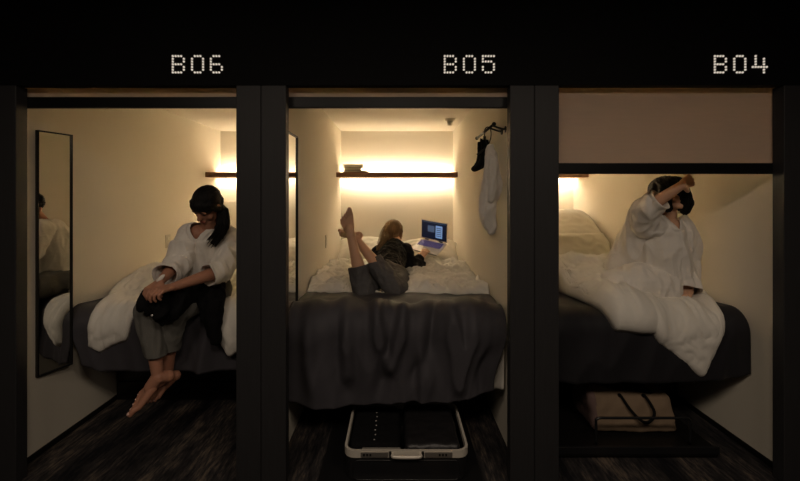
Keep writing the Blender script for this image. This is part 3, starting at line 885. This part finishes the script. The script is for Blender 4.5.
for yy, x0, x1, dz in ((.385, 1.40, 1.54, -.10), (.60, 1.42, 1.54, .09)):
    b = B(); zz = .272
    if dz < 0:
        tube(b, smooth_path([(x0, .408, zz - .03), (x0 + .0, .395, zz), (x0 + .04, .350, zz - .07), (x0 + .09, .318, zz - .12), (x0 + .14, .318, zz - .12), (x1 + .035, .335, zz - .07), (x1 + .01, .39, zz), (x1 + .005, .408, zz - .03)]), .0085)
    else:
        tube(b, smooth_path([(x0, .585, zz - .03), (x0 + .01, .57, zz + .02), (x0 + .05, .54, zz + .012), (x1, .57, zz + .02), (x1, .585, zz - .03)]), .0085)
    obj('handle', b, M['blackcloth'], o, smooth=True)

# ================================================================== PERSON in the left capsule
def pal(*a): return P(*a)
pA = empty('person', (-1.30, .45, 0), 'person with black ponytail in white top and grey trousers, seated, head bowed', 'person')
pelA = P(207, 288, .62); cheA = P(208, 250, .56); necA = P(208, 228, .50); hedA = P(207.5, 206, .42)
shR, shL = P(190, 234, .47), P(228, 236, .57)
elR, wrR = P(178, 262, .38), P(161, 281, .16)
elL, wrL = P(221, 271, .38), P(173, 287, .13)
hpR, hpL = pelA + V((-.075, .03, -.01)), pelA + V((.075, -.03, -.01))
knR, knL = P(149, 309, .22), P(172, 311, .29)
anR, anL = P(158, 377, .22), P(167, 376, .34)
b = B()
chain(b, [(pelA, .115), (pelA.lerp(cheA, .5), .095), (cheA, .105)])
tcap(b, shR + V((.05, .01, .0)), .060, shL + V((-.05, -.01, .0)), .060)
tcap(b, cheA, .10, necA + V((0, 0, -.05)), .07)
chain(b, [(necA + V((0, .02, -.04)), .052), (hedA + V((.0, .01, -.03)), .047)])
for s_, e_, w_ in ((shR, elR, wrR), (shL, elL, wrL)):
    chain(b, [(s_, .046), (s_.lerp(e_, .5), .042), (e_, .036), (e_.lerp(w_, .35), .037), (w_, .024)])
for h_, k_, a_ in ((hpR, knR, anR), (hpL, knL, anL)):
    mid = k_.lerp(a_, .3) + V((0, .02, 0))
    chain(b, [(h_, .085), (k_, .056), (mid, .052), (k_.lerp(a_, .7), .037), (a_, .031)])
hand(b, wrR, P(147, 291, .08) - wrR, V((.2, .3, -.9)), -1, .8)
hand(b, wrL, P(155, 291, .04) - wrL, V((-.1, .1, -1)), 1, .75)
nl = foot(b, anR, P(116, 409, .12) - anR, V((-.45, -.65, .45)), 1, 1.12)
nl += foot(b, anL, P(140, 399, .25) - anL, V((-.4, -.6, .6)), -1, 1.0)
fA = V((-.30, -.66, -.69)); upA = V((-.05, -.65, .75))
RA, atA = head(b, hedA, fA, upA, .98)
b = remesh(b, .004, 3)
obj('body', b, M['skin'], pA, smooth=True)
face_parts(pA, atA, RA, .98)
nails_on(nl, pA)
# hair: cap, fringe and ponytail
b = B()
sph(b, atA(0, -.022, .044), (.081, .095, .083), rot=RA)
sph(b, atA(0, .044, .050), (.064, .048, .044), rot=RA)
for q in (-1, 1): sph(b, atA(q * .048, .028, .030), (.030, .046, .038), rot=RA)
for q in (-1, 1): chain(b, [(atA(q * .062, .03, .05), .024), (atA(q * .072, .01, .0), .020), (atA(q * .066, -.03, -.04), .022)])
sph(b, atA(0, -.07, -.01), (.062, .045, .055), rot=RA)
b = remesh(b, .006, 5, disp=lambda c, n: .003 * math.sin(c.x * 400 + 14 * nz(c, 8)) * .5)
hr = obj('hair', b, M['hairk'], pA, smooth=True)
b = B()
pt = [P(216, 204, .50), P(222, 212, .47), P(223, 224, .44), P(219, 235, .43), P(213, 243, .43)]
chain(b, list(zip(pt, (.028, .040, .042, .034, .014))))
b = remesh(b, .006, 4, disp=lambda c, n: .004 * math.sin((c.x + c.y) * 330 + 9 * nz(c, 10)))
strands(b, [[q + V((0, -.02, 0)) for q in pt]], 26, .003, .028, 3)
obj('ponytail', b, M['hairk'], hr, smooth=True)
# white top
b = B()
tA = pelA + V((0, 0, .02))
chain(b, [(tA, .150), (pelA.lerp(cheA, .5), .135), (cheA, .132), (cheA.lerp(necA, .55), .105)])
tcap(b, shR + V((.02, 0, -.005)), .068, shL + V((-.02, 0, -.005)), .070)
tcap(b, necA + V((-.03, .03, -.035)), .055, necA + V((.03, .03, -.035)), .055)
chain(b, [(shR, .068), (shR.lerp(elR, .5) + V((-.005, 0, 0)), .068), (elR + V((0, 0, -.005)), .066), (elR.lerp(wrR, .8), .058)])
chain(b, [(shL, .070), (shL.lerp(elL, .5) + V((.01, 0, 0)), .072), (elL, .068), (elL.lerp(wrL, .36), .062)])
fr2 = V((-.25, -.97, 0)).normalized()
vz = P(203, 237, .4).z - .015
axA = (necA + V((-.012, 0, 0)))
def killA(c, n):
    d = c - necA
    side = d.dot(V((.94, -.35, 0)))
    if d.length < .056 and c.z > necA.z - .01: return True
    return d.dot(fr2) > 0 and c.z > vz and c.z < necA.z + .05 and abs(side - .004) < (c.z - vz) * .50 + .003 and abs(side) < .050
wA = elR.lerp(wrR, .72); wB = elL.lerp(wrL, .30)
fo_a = folds(.016, 10, (1, 1, .4), 2.0)
def dispA(c, n):
    d = c - necA; side = d.dot(V((.94, -.35, 0))); w = fo_a(c, n)
    if d.dot(fr2) > 0:
        e = abs(side - .004) - ((c.z - vz) * .50)
        if c.z > vz - .01: w = w * .4 + .009 * sstep(.034, .028, e)
        else:
            q = side - .004 + (vz - c.z) * .35        # the crossing edge runs on down the front
            w += .010 * sstep(.0, .006, q) * sstep(.10, .02, q)
    return w
b = remesh(b, .0055, 5, disp=dispA, kill=killA,
           cuts=[(wA, wrR - elR, .085), (wB, wrL - elL, .085), (tA + V((0, 0, -.10)), V((0, 0, -1)), .35)], solid=.004)
top = obj('robe_top', b, M['robe'], pA, smooth=True)
# trousers
b = B()
for h_, k_, a_, rr in ((hpR, knR, anR, .072), (hpL, knL, anL, .080)):
    chain(b, [(h_, .105), (h_.lerp(k_, .55), .090), (k_ + V((0, 0, -.005)), rr), (k_.lerp(a_, .40), rr - .014), (k_.lerp(a_, .80), rr - .024)])
chain(b, [(pelA, .125), (pelA + V((0, 0, .05)), .11)])
cutz = zpx(355, .22)
b = remesh(b, .0065, 5, disp=folds(.012, 10, (1, 1, .3), 8.0),
           cuts=[(V((knR.x + .02, .24, cutz)), V((-.06, 0, -1)), .20)], solid=.004)
obj('trousers', b, M['trouser'], pA, smooth=True)

# black garment held on the lap
b = B()
chain(b, [(P(206, 286, .46), .072), (P(182, 296, .33), .070), (P(160, 301, .18), .060), (P(152, 305, .12), .042)])
chain(b, [(P(150, 294, .14), .035), (P(143, 304, .10), .022), (P(141, 308, .10), .014)])
chain(b, [(P(158, 299, .12), .055), (P(161, 314, .12), .034), (P(163, 325, .13), .016)])
chain(b, [(P(178, 301, .22), .060), (P(178, 309, .18), .036), (P(170, 318, .16), .020)])
chain(b, [(P(212, 288, .42), .070), (P(214, 305, .34), .052), (P(214, 322, .32), .036), (P(215, 340, .33), .034)])
chain(b, [(P(203, 288, .38), .060), (P(207, 308, .34), .034), (P(210, 335, .34), .022)])
b = remesh(b, .007, 5, disp=folds(.014, 12, (1, 1, .4), 4.0))
o = obj('black_jacket', b, M['blackcloth'], origin=tuple(P(190, 300, .3)), smooth=True)
tag(o, 'black garment lying across the lap of the seated ponytailed person', 'garment')
b = B(); sph(b, P(152, 315.5, .07), .006); obj('button', b, M['bead'], o, smooth=True)

# ================================================================== PERSON lying in the middle capsule
pB = empty('person', (-.06, 1.3, ZT), 'person lying on the middle bed with bare feet up, using the laptop', 'person')
hpc = P(386, 277, 1.18); chB = P(393, 256, 1.52); nkB = P(396, 243, 1.66); hdB = P(394, 232.5, 1.74)
kL, kR = P(364, 292, .77), P(396, 289, .80)
aL, aR = P(351, 236, .80), P(357, 240, .95)
hL, hR = hpc + V((-.085, 0, -.01)), hpc + V((.085, 0, -.01))
sL, sR = P(379, 253, 1.60), P(405, 251, 1.56)
eL_, wL_ = P(378, 264, 1.72), P(396, 252, 1.98)
eR_, wR_ = P(411, 266, 1.50), P(421, 258, 1.62)
b = B()
chain(b, [(hpc, .115), (hpc.lerp(chB, .5), .10), (chB, .11)])
tcap(b, sL + V((.04, 0, 0)), .06, sR + V((-.04, 0, 0)), .06); tcap(b, chB, .10, nkB, .06)
tcap(b, nkB, .050, hdB, .048)
for s_, e_, w_ in ((sL, eL_, wL_), (sR, eR_, wR_)):
    chain(b, [(s_, .045), (s_.lerp(e_, .5), .040), (e_, .035), (e_.lerp(w_, .35), .034), (w_, .023)])
for h_, k_, a_ in ((hL, kL, aL), (hR, kR, aR)):
    chain(b, [(h_, .088), (h_.lerp(k_, .5), .075), (k_, .056), (k_.lerp(a_, .35) + V((0, .02, 0)), .052), (k_.lerp(a_, .7), .038), (a_, .031)])
# toes point to the ceiling and forward; the sole faces the camera's far side
nlB = foot(b, aL, P(344, 209, .76) - aL, V((.10, -.95, .15)), -1, 1.02)
nlB += foot(b, aR, P(335, 239, .80) - aR, V((-.35, -.8, -.5)), -1, .98)
hand(b, wR_, P(428, 246, 1.72) - wR_, V((.10, .35, -.9)), -1, .35, spread=.02)
hand(b, wL_, P(404, 248, 2.05) - wL_, V((0, .1, -1)), 1, .4)
fB = V((.45, .85, .05)); upB = V((0, -.05, 1))
RB, atB = head(b, hdB, fB, upB, .92)
b = remesh(b, .004, 3)
obj('body', b, M['skin2'], pB, smooth=True)
face_parts(pB, atB, RB, .92)
nails_on(nlB, pB)
b = B()
sph(b, atB(0, -.018, .044), (.088, .104, .090), rot=RB)
sph(b, atB(0, -.055, -.02), (.078, .050, .075), rot=RB)
chain(b, [(atB(-.03, -.07, -.02), .055), (P(384, 243, 1.62), .050), (P(379, 248, 1.56), .030)])
for q in (-1, 1): chain(b, [(atB(q * .07, .0, .03), .026), (atB(q * .078, -.01, -.03), .024), (atB(q * .06, -.03, -.075), .022)])
b = remesh(b, .006, 4, disp=lambda c, n: .003 * math.sin(c.x * 420 + 14 * nz(c, 8)))
strands(b, [[atB(0, -.08, .09), atB(-.03, -.12, .0), P(386, 240, 1.58), P(379, 249, 1.52)], [atB(.03, -.09, .08), atB(.03, -.115, 0), atB(.02, -.10, -.10)], [atB(-.05, -.06, .08), atB(-.09, -.07, 0), P(380, 246, 1.56)]], 50, .0025, .03, 5)
obj('hair', b, M['hairb'], pB, smooth=True)
b = B(); tube(b, smooth_path([atB(.076, -.01, .004), atB(.075, .04, .006), atB(.062, .088, .004)]), .002, seg=6)
for q in (-1, 1):
    tube(b, [atB(q * .032 + .025 * math.cos(a * pi / 8), .096, .002 + .019 * math.sin(a * pi / 8)) for a in range(16)], .002, seg=6, closed=True)
obj('glasses', b, M['steel'], pB, smooth=True)
# black sweater
b = B()
chain(b, [(hpc.lerp(chB, .25) + V((0, 0, .005)), .128), (hpc.lerp(chB, .6), .125), (chB, .130), (chB.lerp(nkB, .5), .10)])
tcap(b, sL + V((.02, 0, -.01)), .078, sR + V((-.02, 0, -.01)), .078)
tcap(b, nkB + V((-.02, 0, -.03)), .058, nkB + V((.02, 0, -.03)), .058)
chain(b, [(sL, .070), (eL_, .055), (eL_.lerp(wL_, .9), .038)])
chain(b, [(sR, .072), (sR.lerp(eR_, .5), .062), (eR_, .060), (eR_.lerp(wR_, .75), .050)])
chain(b, [(eR_ + V((.02, -.02, -.005)), .040), (P(422, 265, 1.52), .036)])
b = remesh(b, .0065, 5, disp=folds(.010, 12, (1, 1, 1), 6.0), kill=lambda c, n: (c - nkB).length < .055 and c.z > nkB.z - .01)
obj('sweater', b, M['sweater'], pB, smooth=True)
# grey trousers: thighs on the bed, shins raised
b = B()
hemL, hemR = P(358, 266, .79), P(373, 261, .88)
chain(b, [(hpc, .130), (hpc.lerp(chB, .3), .120)])
chain(b, [(hL, .105), (hL.lerp(kL, .5), .090), (kL, .078), (kL.lerp(hemL, .5), .072), (hemL + (aL - kL).normalized() * .03, .070)])
chain(b, [(hR, .110), (hR.lerp(kR, .5), .098), (kR, .082), (kR.lerp(hemR, .5), .074), (hemR + (aR - kR).normalized() * .03, .066)])
for h_ in (hL, hR): sph(b, h_ + V((0, .03, .015)), .095)
b = remesh(b, .0065, 5, disp=folds(.010, 11, (1, 1, .6), 9.0),
           cuts=[(hemL, aL - kL, .14), (hemR, aR - kR, .13)], solid=.004)
for v in b.verts: v.co.z = max(v.co.z, ZT + .045)
obj('trousers', b, M['denim'], pB, smooth=True)

# ================================================================== PERSON in the right capsule
pC = empty('person', (1.45, .5, 0), 'person in a white robe seated on the right bed with an arm across the face', 'person')
plC = P(664, 285, .56); chC = P(662, 246, .52); nkC = P(668, 218, .47); hdC = P(670, 195, .44)
sRc, sLc = P(647, 221, .46), P(681, 228, .52)
eRc, wRc = P(647, 208, .35), P(682, 185, .20)
eLc, wLc = P(687, 259, .53), P(688, 289, .46)
hRc, hLc = plC + V((-.09, .02, 0)), plC + V((.06, -.04, 0))
kRc, kLc = P(602, 287, .66), P(618, 298, .46)
aRc, aLc = P(575, 290, 1.05), P(570, 300, .85)
b = B()
chain(b, [(plC, .12), (plC.lerp(chC, .5), .10), (chC, .11)])
tcap(b, sRc + V((.04, 0, -.01)), .06, sLc + V((-.04, 0, -.01)), .06); tcap(b, chC, .10, nkC + V((0, 0, -.06)), .07)
chain(b, [(nkC + V((-.005, .01, -.05)), .054), (nkC, .048), (hdC + V((0, .01, -.02)), .048)])
chain(b, [(sRc, .048), (sRc.lerp(eRc, .5), .043), (eRc, .037), (eRc.lerp(wRc, .35), .036), (wRc, .024)])
chain(b, [(sLc, .048), (sLc.lerp(eLc, .5), .042), (eLc, .036), (eLc.lerp(wLc, .35), .035), (wLc, .024)])
for h_, k_, a_ in ((hRc, kRc, aRc), (hLc, kLc, aLc)):
    chain(b, [(h_, .09), (k_, .055), (a_, .035)])
hand(b, wRc, P(699, 175, .25) - wRc, V((.1, .95, .1)), 1, .55)
hand(b, wLc, P(682, 296, .33) - wLc, V((0, .1, -1)), 1, .35)
fC = V((.42, -.82, .22)); upC = V((-.12, .18, .97))
RCm, atC = head(b, hdC, fC, upC, .98)
b = remesh(b, .004, 3)
obj('body', b, M['skin2'], pC, smooth=True)
face_parts(pC, atC, RCm, .98)
b = B()
sph(b, atC(0, -.018, .048), (.088, .100, .082), rot=RCm)
sph(b, atC(0, .035, .078), (.070, .055, .035), rot=RCm)
for q in (-1, 1):
    chain(b, [(atC(q * .070, .01, .05), .034), (atC(q * .082, .005, -.02), .034), (atC(q * .076, .005, -.085), .028)])
chain(b, [(atC(-.05, -.06, .0), .05), (atC(-.03, -.06, -.06), .04), (atC(.03, -.06, -.06), .04), (atC(.05, -.06, 0), .05)])
chain(b, [(P(682, 190, .36), .040), (P(687, 203, .36), .036), (P(685, 211, .37), .026)])
b = remesh(b, .006, 5, disp=lambda c, n: .0025 * math.sin(c.x * 380 + 12 * nz(c, 8)))
obj('hair', b, M['hairk'], pC, smooth=True)
# robe
b = B()
chain(b, [(plC + V((0, 0, .0)), .170), (plC.lerp(chC, .5), .150), (chC, .145), (chC.lerp(nkC, .5), .115)])
tcap(b, sRc + V((.02, .0, -.02)), .078, sLc + V((-.02, 0, -.02)), .074)
tcap(b, nkC + V((-.03, .03, -.055)), .055, nkC + V((.03, .03, -.055)), .055)
chain(b, [(sRc + V((-.01, 0, -.02)), .080), (sRc.lerp(eRc, .6) + V((-.015, 0, .0)), .072), (eRc + V((-.005, 0, 0)), .068), (eRc.lerp(wRc, .36), .064)])
chain(b, [(P(638, 215, .50), .05), (P(636, 235, .56), .085), (P(628, 255, .62), .095), (P(612, 266, .66), .070)])
chain(b, [(sLc, .076), (sLc.lerp(eLc, .5) + V((.01, 0, 0)), .078), (eLc, .075), (eLc.lerp(wLc, .55), .076), (eLc.lerp(wLc, 1.02), .080)])
chain(b, [(plC + V((0, -.05, 0)), .14), (P(640, 283, .48), .12), (P(615, 284, .50), .09)])
frC = V((.1, -.99, 0)).normalized()
vzC = P(667, 230, .4).z + .005
def killC(c, n):
    d = c - nkC
    if d.length < .064 and c.z > nkC.z - .04: return True
    side = d.dot(V((.99, .1, 0)))
    return d.dot(frC) > 0 and c.z > vzC and c.z < nkC.z + .03 and abs(side + .002) < (c.z - vzC) * .62 + .002 and abs(side) < .065
cutp = eRc.lerp(wRc, .32); cutq = eLc.lerp(wLc, 1.04)
fo_c = folds(.017, 9, (1, 1, .35), 14.0)
def dispC(c, n):
    d = c - nkC; side = d.dot(V((.99, .1, 0))); w = fo_c(c, n)
    if d.dot(frC) > 0 and abs(side) < .16:
        e = abs(side + .002) - ((c.z - vzC) * .62)
        if c.z > vzC - .01: w = w * .4 + .009 * sstep(.034, .028, e)
        else:
            q = side - (vzC - c.z) * .10
            w += .010 * sstep(.0, .006, q) * sstep(.12, .02, q)
    return w
b = remesh(b, .0055, 5, disp=dispC, kill=killC, cuts=[(cutp, wRc - eRc, .10), (cutq, wLc - eLc, .12)], solid=.004)
rb = obj('robe', b, M['robe'], pC, smooth=True)
# wide cuff of the raised sleeve, open round the forearm
b = B()
ax = (wRc - eRc).normalized(); t1 = ax.cross(V((0, 0, 1))).normalized(); t2 = ax.cross(t1)
def cuff(u, v):
    a = u * 2 * pi; rr = .060 + .010 * v + .003 * math.sin(3 * a)
    return cutp - ax * .02 + ax * .035 * v + V((0, -.005, 0)) + (t1 * math.cos(a) + t2 * math.sin(a)) * rr
grid(b, cuff, 36, 6, .006); obj('cuff', b, M['robe'], rb, smooth=True)
# ================================================================== corridor lights and camera
def lamp(x, y, power):
    o = empty('ceiling_light', (x, y, 2.75), 'flat rectangular ceiling light panel in the corridor', 'ceiling light', 'corridor ceiling lights')
    b = B(); box(b, x - .36, x + .36, y - .31, y + .31, 2.722, 2.75, .004); obj('light_housing', b, M['steel'], o)
    b = B(); box(b, x - .34, x + .34, y - .29, y + .29, 2.716, 2.7215); obj('diffuser', b, M['lamp'], o)
    L = bpy.data.lights.new('panel_glow', 'AREA'); L.energy = power; L.shape = 'RECTANGLE'; L.size = .68; L.size_y = .58
    L.color = (1, .82, .65)
    lo = bpy.data.objects.new('panel_glow', L); col.objects.link(lo); lo.parent = o; lo.location = (0, 0, -.037)
for x in (LC, MC, RC): lamp(x, -2.2, 15)

w = bpy.data.worlds.new('world'); bpy.context.scene.world = w; w.use_nodes = True
w.node_tree.nodes['Background'].inputs[0].default_value = (.5, .4, .3, 1)
w.node_tree.nodes['Background'].inputs[1].default_value = .0

cam = bpy.data.cameras.new('camera'); co = bpy.data.objects.new('camera', cam); col.objects.link(co)
co.location = (0, -D, CAMZ); co.rotation_euler = (pi / 2, 0, 0)
cam.sensor_width = 36; cam.lens = 36 * K * D / 800
cam.shift_x = 3 / 800; cam.shift_y = -43.5 / 800
cam.clip_start = .02
sc = bpy.context.scene; sc.camera = co
sc.view_settings.view_transform = 'Standard'; sc.view_settings.look = 'None'; sc.view_settings.gamma = 1
sc.view_settings.exposure = 0; sc.view_settings.use_curve_mapping = False
